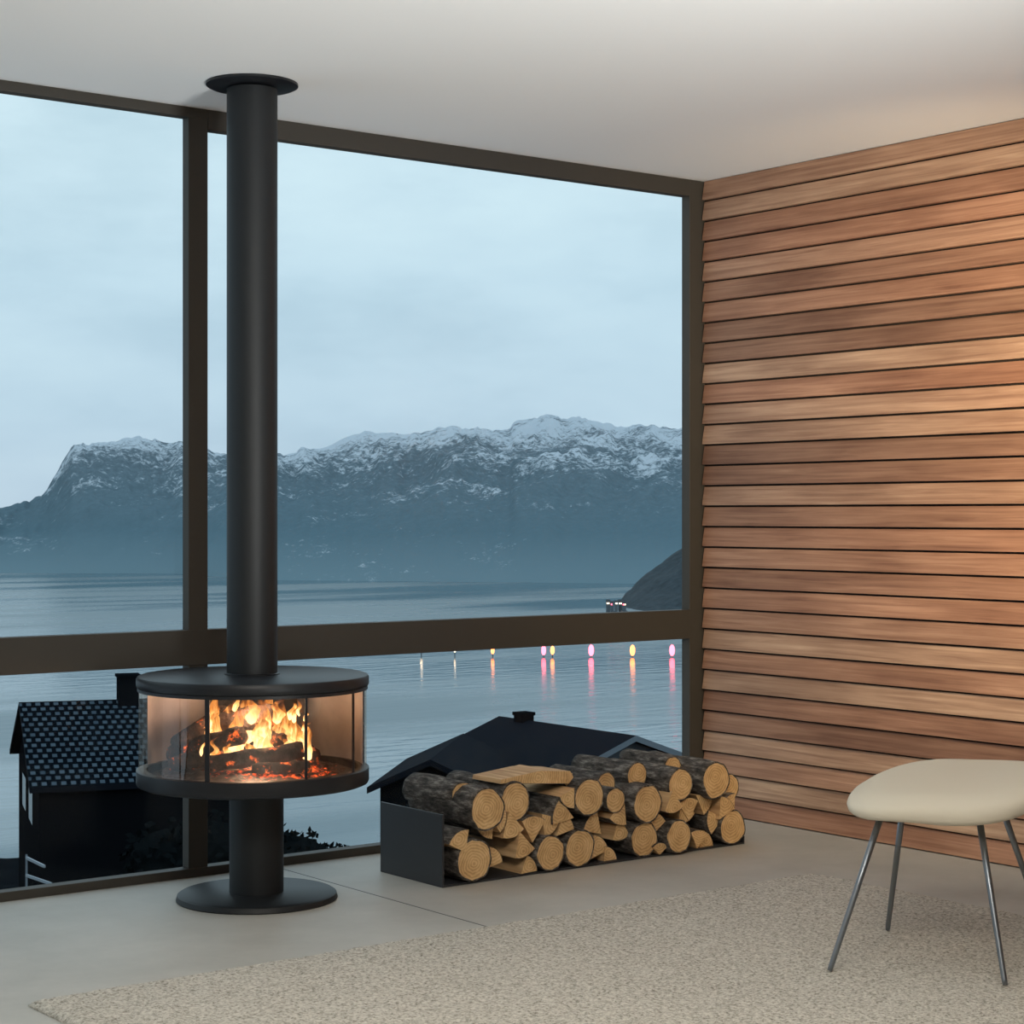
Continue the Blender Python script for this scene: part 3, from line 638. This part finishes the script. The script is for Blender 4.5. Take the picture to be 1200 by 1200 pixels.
for (a,c) in [((-11.0,43.5,-6.95),(-10.2,42.5,-6.95)),((-11.0,43.5,-6.55),(-10.4,42.7,-6.6)),((-11.0,43.5,-7.2),(-11.0,43.5,-6.5))]:
    a, c = Vector(a), Vector(c); up = Vector((0,0,0.03)); s = Vector((0.025,0,0))
    vs = [bm.verts.new(q) for q in (a-up-s,a+up-s,c+up-s,c-up-s,a-up+s,a+up+s,c+up+s,c-up+s)]
    for f in [(0,1,2,3),(7,6,5,4),(0,4,5,1),(1,5,6,2),(2,6,7,3),(3,7,4,0)]: bm.faces.new([vs[i] for i in f])
from_site(bm); obj_from_bm(bm, 'balcony_railing', simple('white_painted_rail',(0.3,0.34,0.38),0.6))

# ------------------------------------------------------------ sky
w = bpy.data.worlds.new('dusk_sky'); scene.world = w; w.use_nodes = True; nt = w.node_tree
bg = nt.nodes['Background']
tcn = nt.nodes.new('ShaderNodeTexCoord'); sx = N(nt, 'ShaderNodeSeparateXYZ'); nt.links.new(tcn.outputs['Generated'], sx.inputs[0])
r1 = ramp(nt, [(0.0,(0.51,0.65,0.76)),(0.05,(0.53,0.70,0.81)),(0.12,(0.58,0.77,0.87)),(0.22,(0.67,0.86,0.93)),(0.6,(0.62,0.79,0.88)),(1.0,(0.50,0.67,0.80))]); nt.links.new(sx.outputs['Z'], r1.inputs['Fac'])
mp = N(nt, 'ShaderNodeMapping'); mp.inputs['Scale'].default_value = (3,3,9); mp.inputs['Location'].default_value = (0.4,0.9,0.2); nt.links.new(tcn.outputs['Generated'], mp.inputs['Vector'])
n1 = N(nt, 'ShaderNodeTexNoise', Scale=1.5, Detail=8.0, Roughness=0.58); nt.links.new(mp.outputs[0], n1.inputs['Vector'])
r2 = ramp(nt, [(0.32,(0.83,0.86,0.885)),(0.5,(0.98,0.98,0.985)),(0.64,(1.06,1.045,1.03))]); nt.links.new(n1.outputs['Fac'], r2.inputs['Fac'])
mu = N(nt, 'ShaderNodeMix', data_type='RGBA', blend_type='MULTIPLY'); mu.inputs[0].default_value = 1; nt.links.new(r1.outputs[0], mu.inputs[6]); nt.links.new(r2.outputs[0], mu.inputs[7])
nt.links.new(mu.outputs[2], bg.inputs['Color']); bg.inputs['Strength'].default_value = 1.0

# ------------------------------------------------------------ lamps
def lamp_at(name, kind, loc, target, power, col, size, angle=120, blend=1.0):
    L = bpy.data.lights.new(name, kind); L.energy = power; L.color = col
    if kind == 'AREA': L.shape = 'DISK'; L.size = size
    else: L.shadow_soft_size = size
    if kind == 'SPOT': L.spot_size = math.radians(angle); L.spot_blend = blend
    o = bpy.data.objects.new(name, L); link(o); o.location = loc
    o.rotation_euler = (Vector(target)-Vector(loc)).to_track_quat('-Z','Y').to_euler(); return o
lamp_at('added_room_fill', 'AREA', (-4.2,-4.2,2.55), (-4.2,-4.2,0), 105, (1.0,0.94,0.84), 1.6)  # unseen fill light, added to lift the whole room
lamp_at('added_ceiling_fill', 'SPOT', (-2.9,-4.5,0.7), (-2.3,-1.8,2.6), 450, (0.97,1.0,0.99), 0.35, 82)  # unseen spot, added to brighten the ceiling towards the window
lamp_at('wall_washer', 'SPOT', (-1.15,-2.6,1.75), (0.0,-1.45,1.5), 150, (1.0,0.77,0.47), 0.12, 100)

cd = bpy.data.cameras.new('camera'); cd.sensor_width = 36; cd.lens = 67.5; cd.shift_y = 0.0025; cd.clip_end = 5000
co = bpy.data.objects.new('camera', cd); link(co); co.location = (CAMX,CAMY,CAMZ); co.rotation_euler = (math.pi/2,0,-T)
scene.camera = co
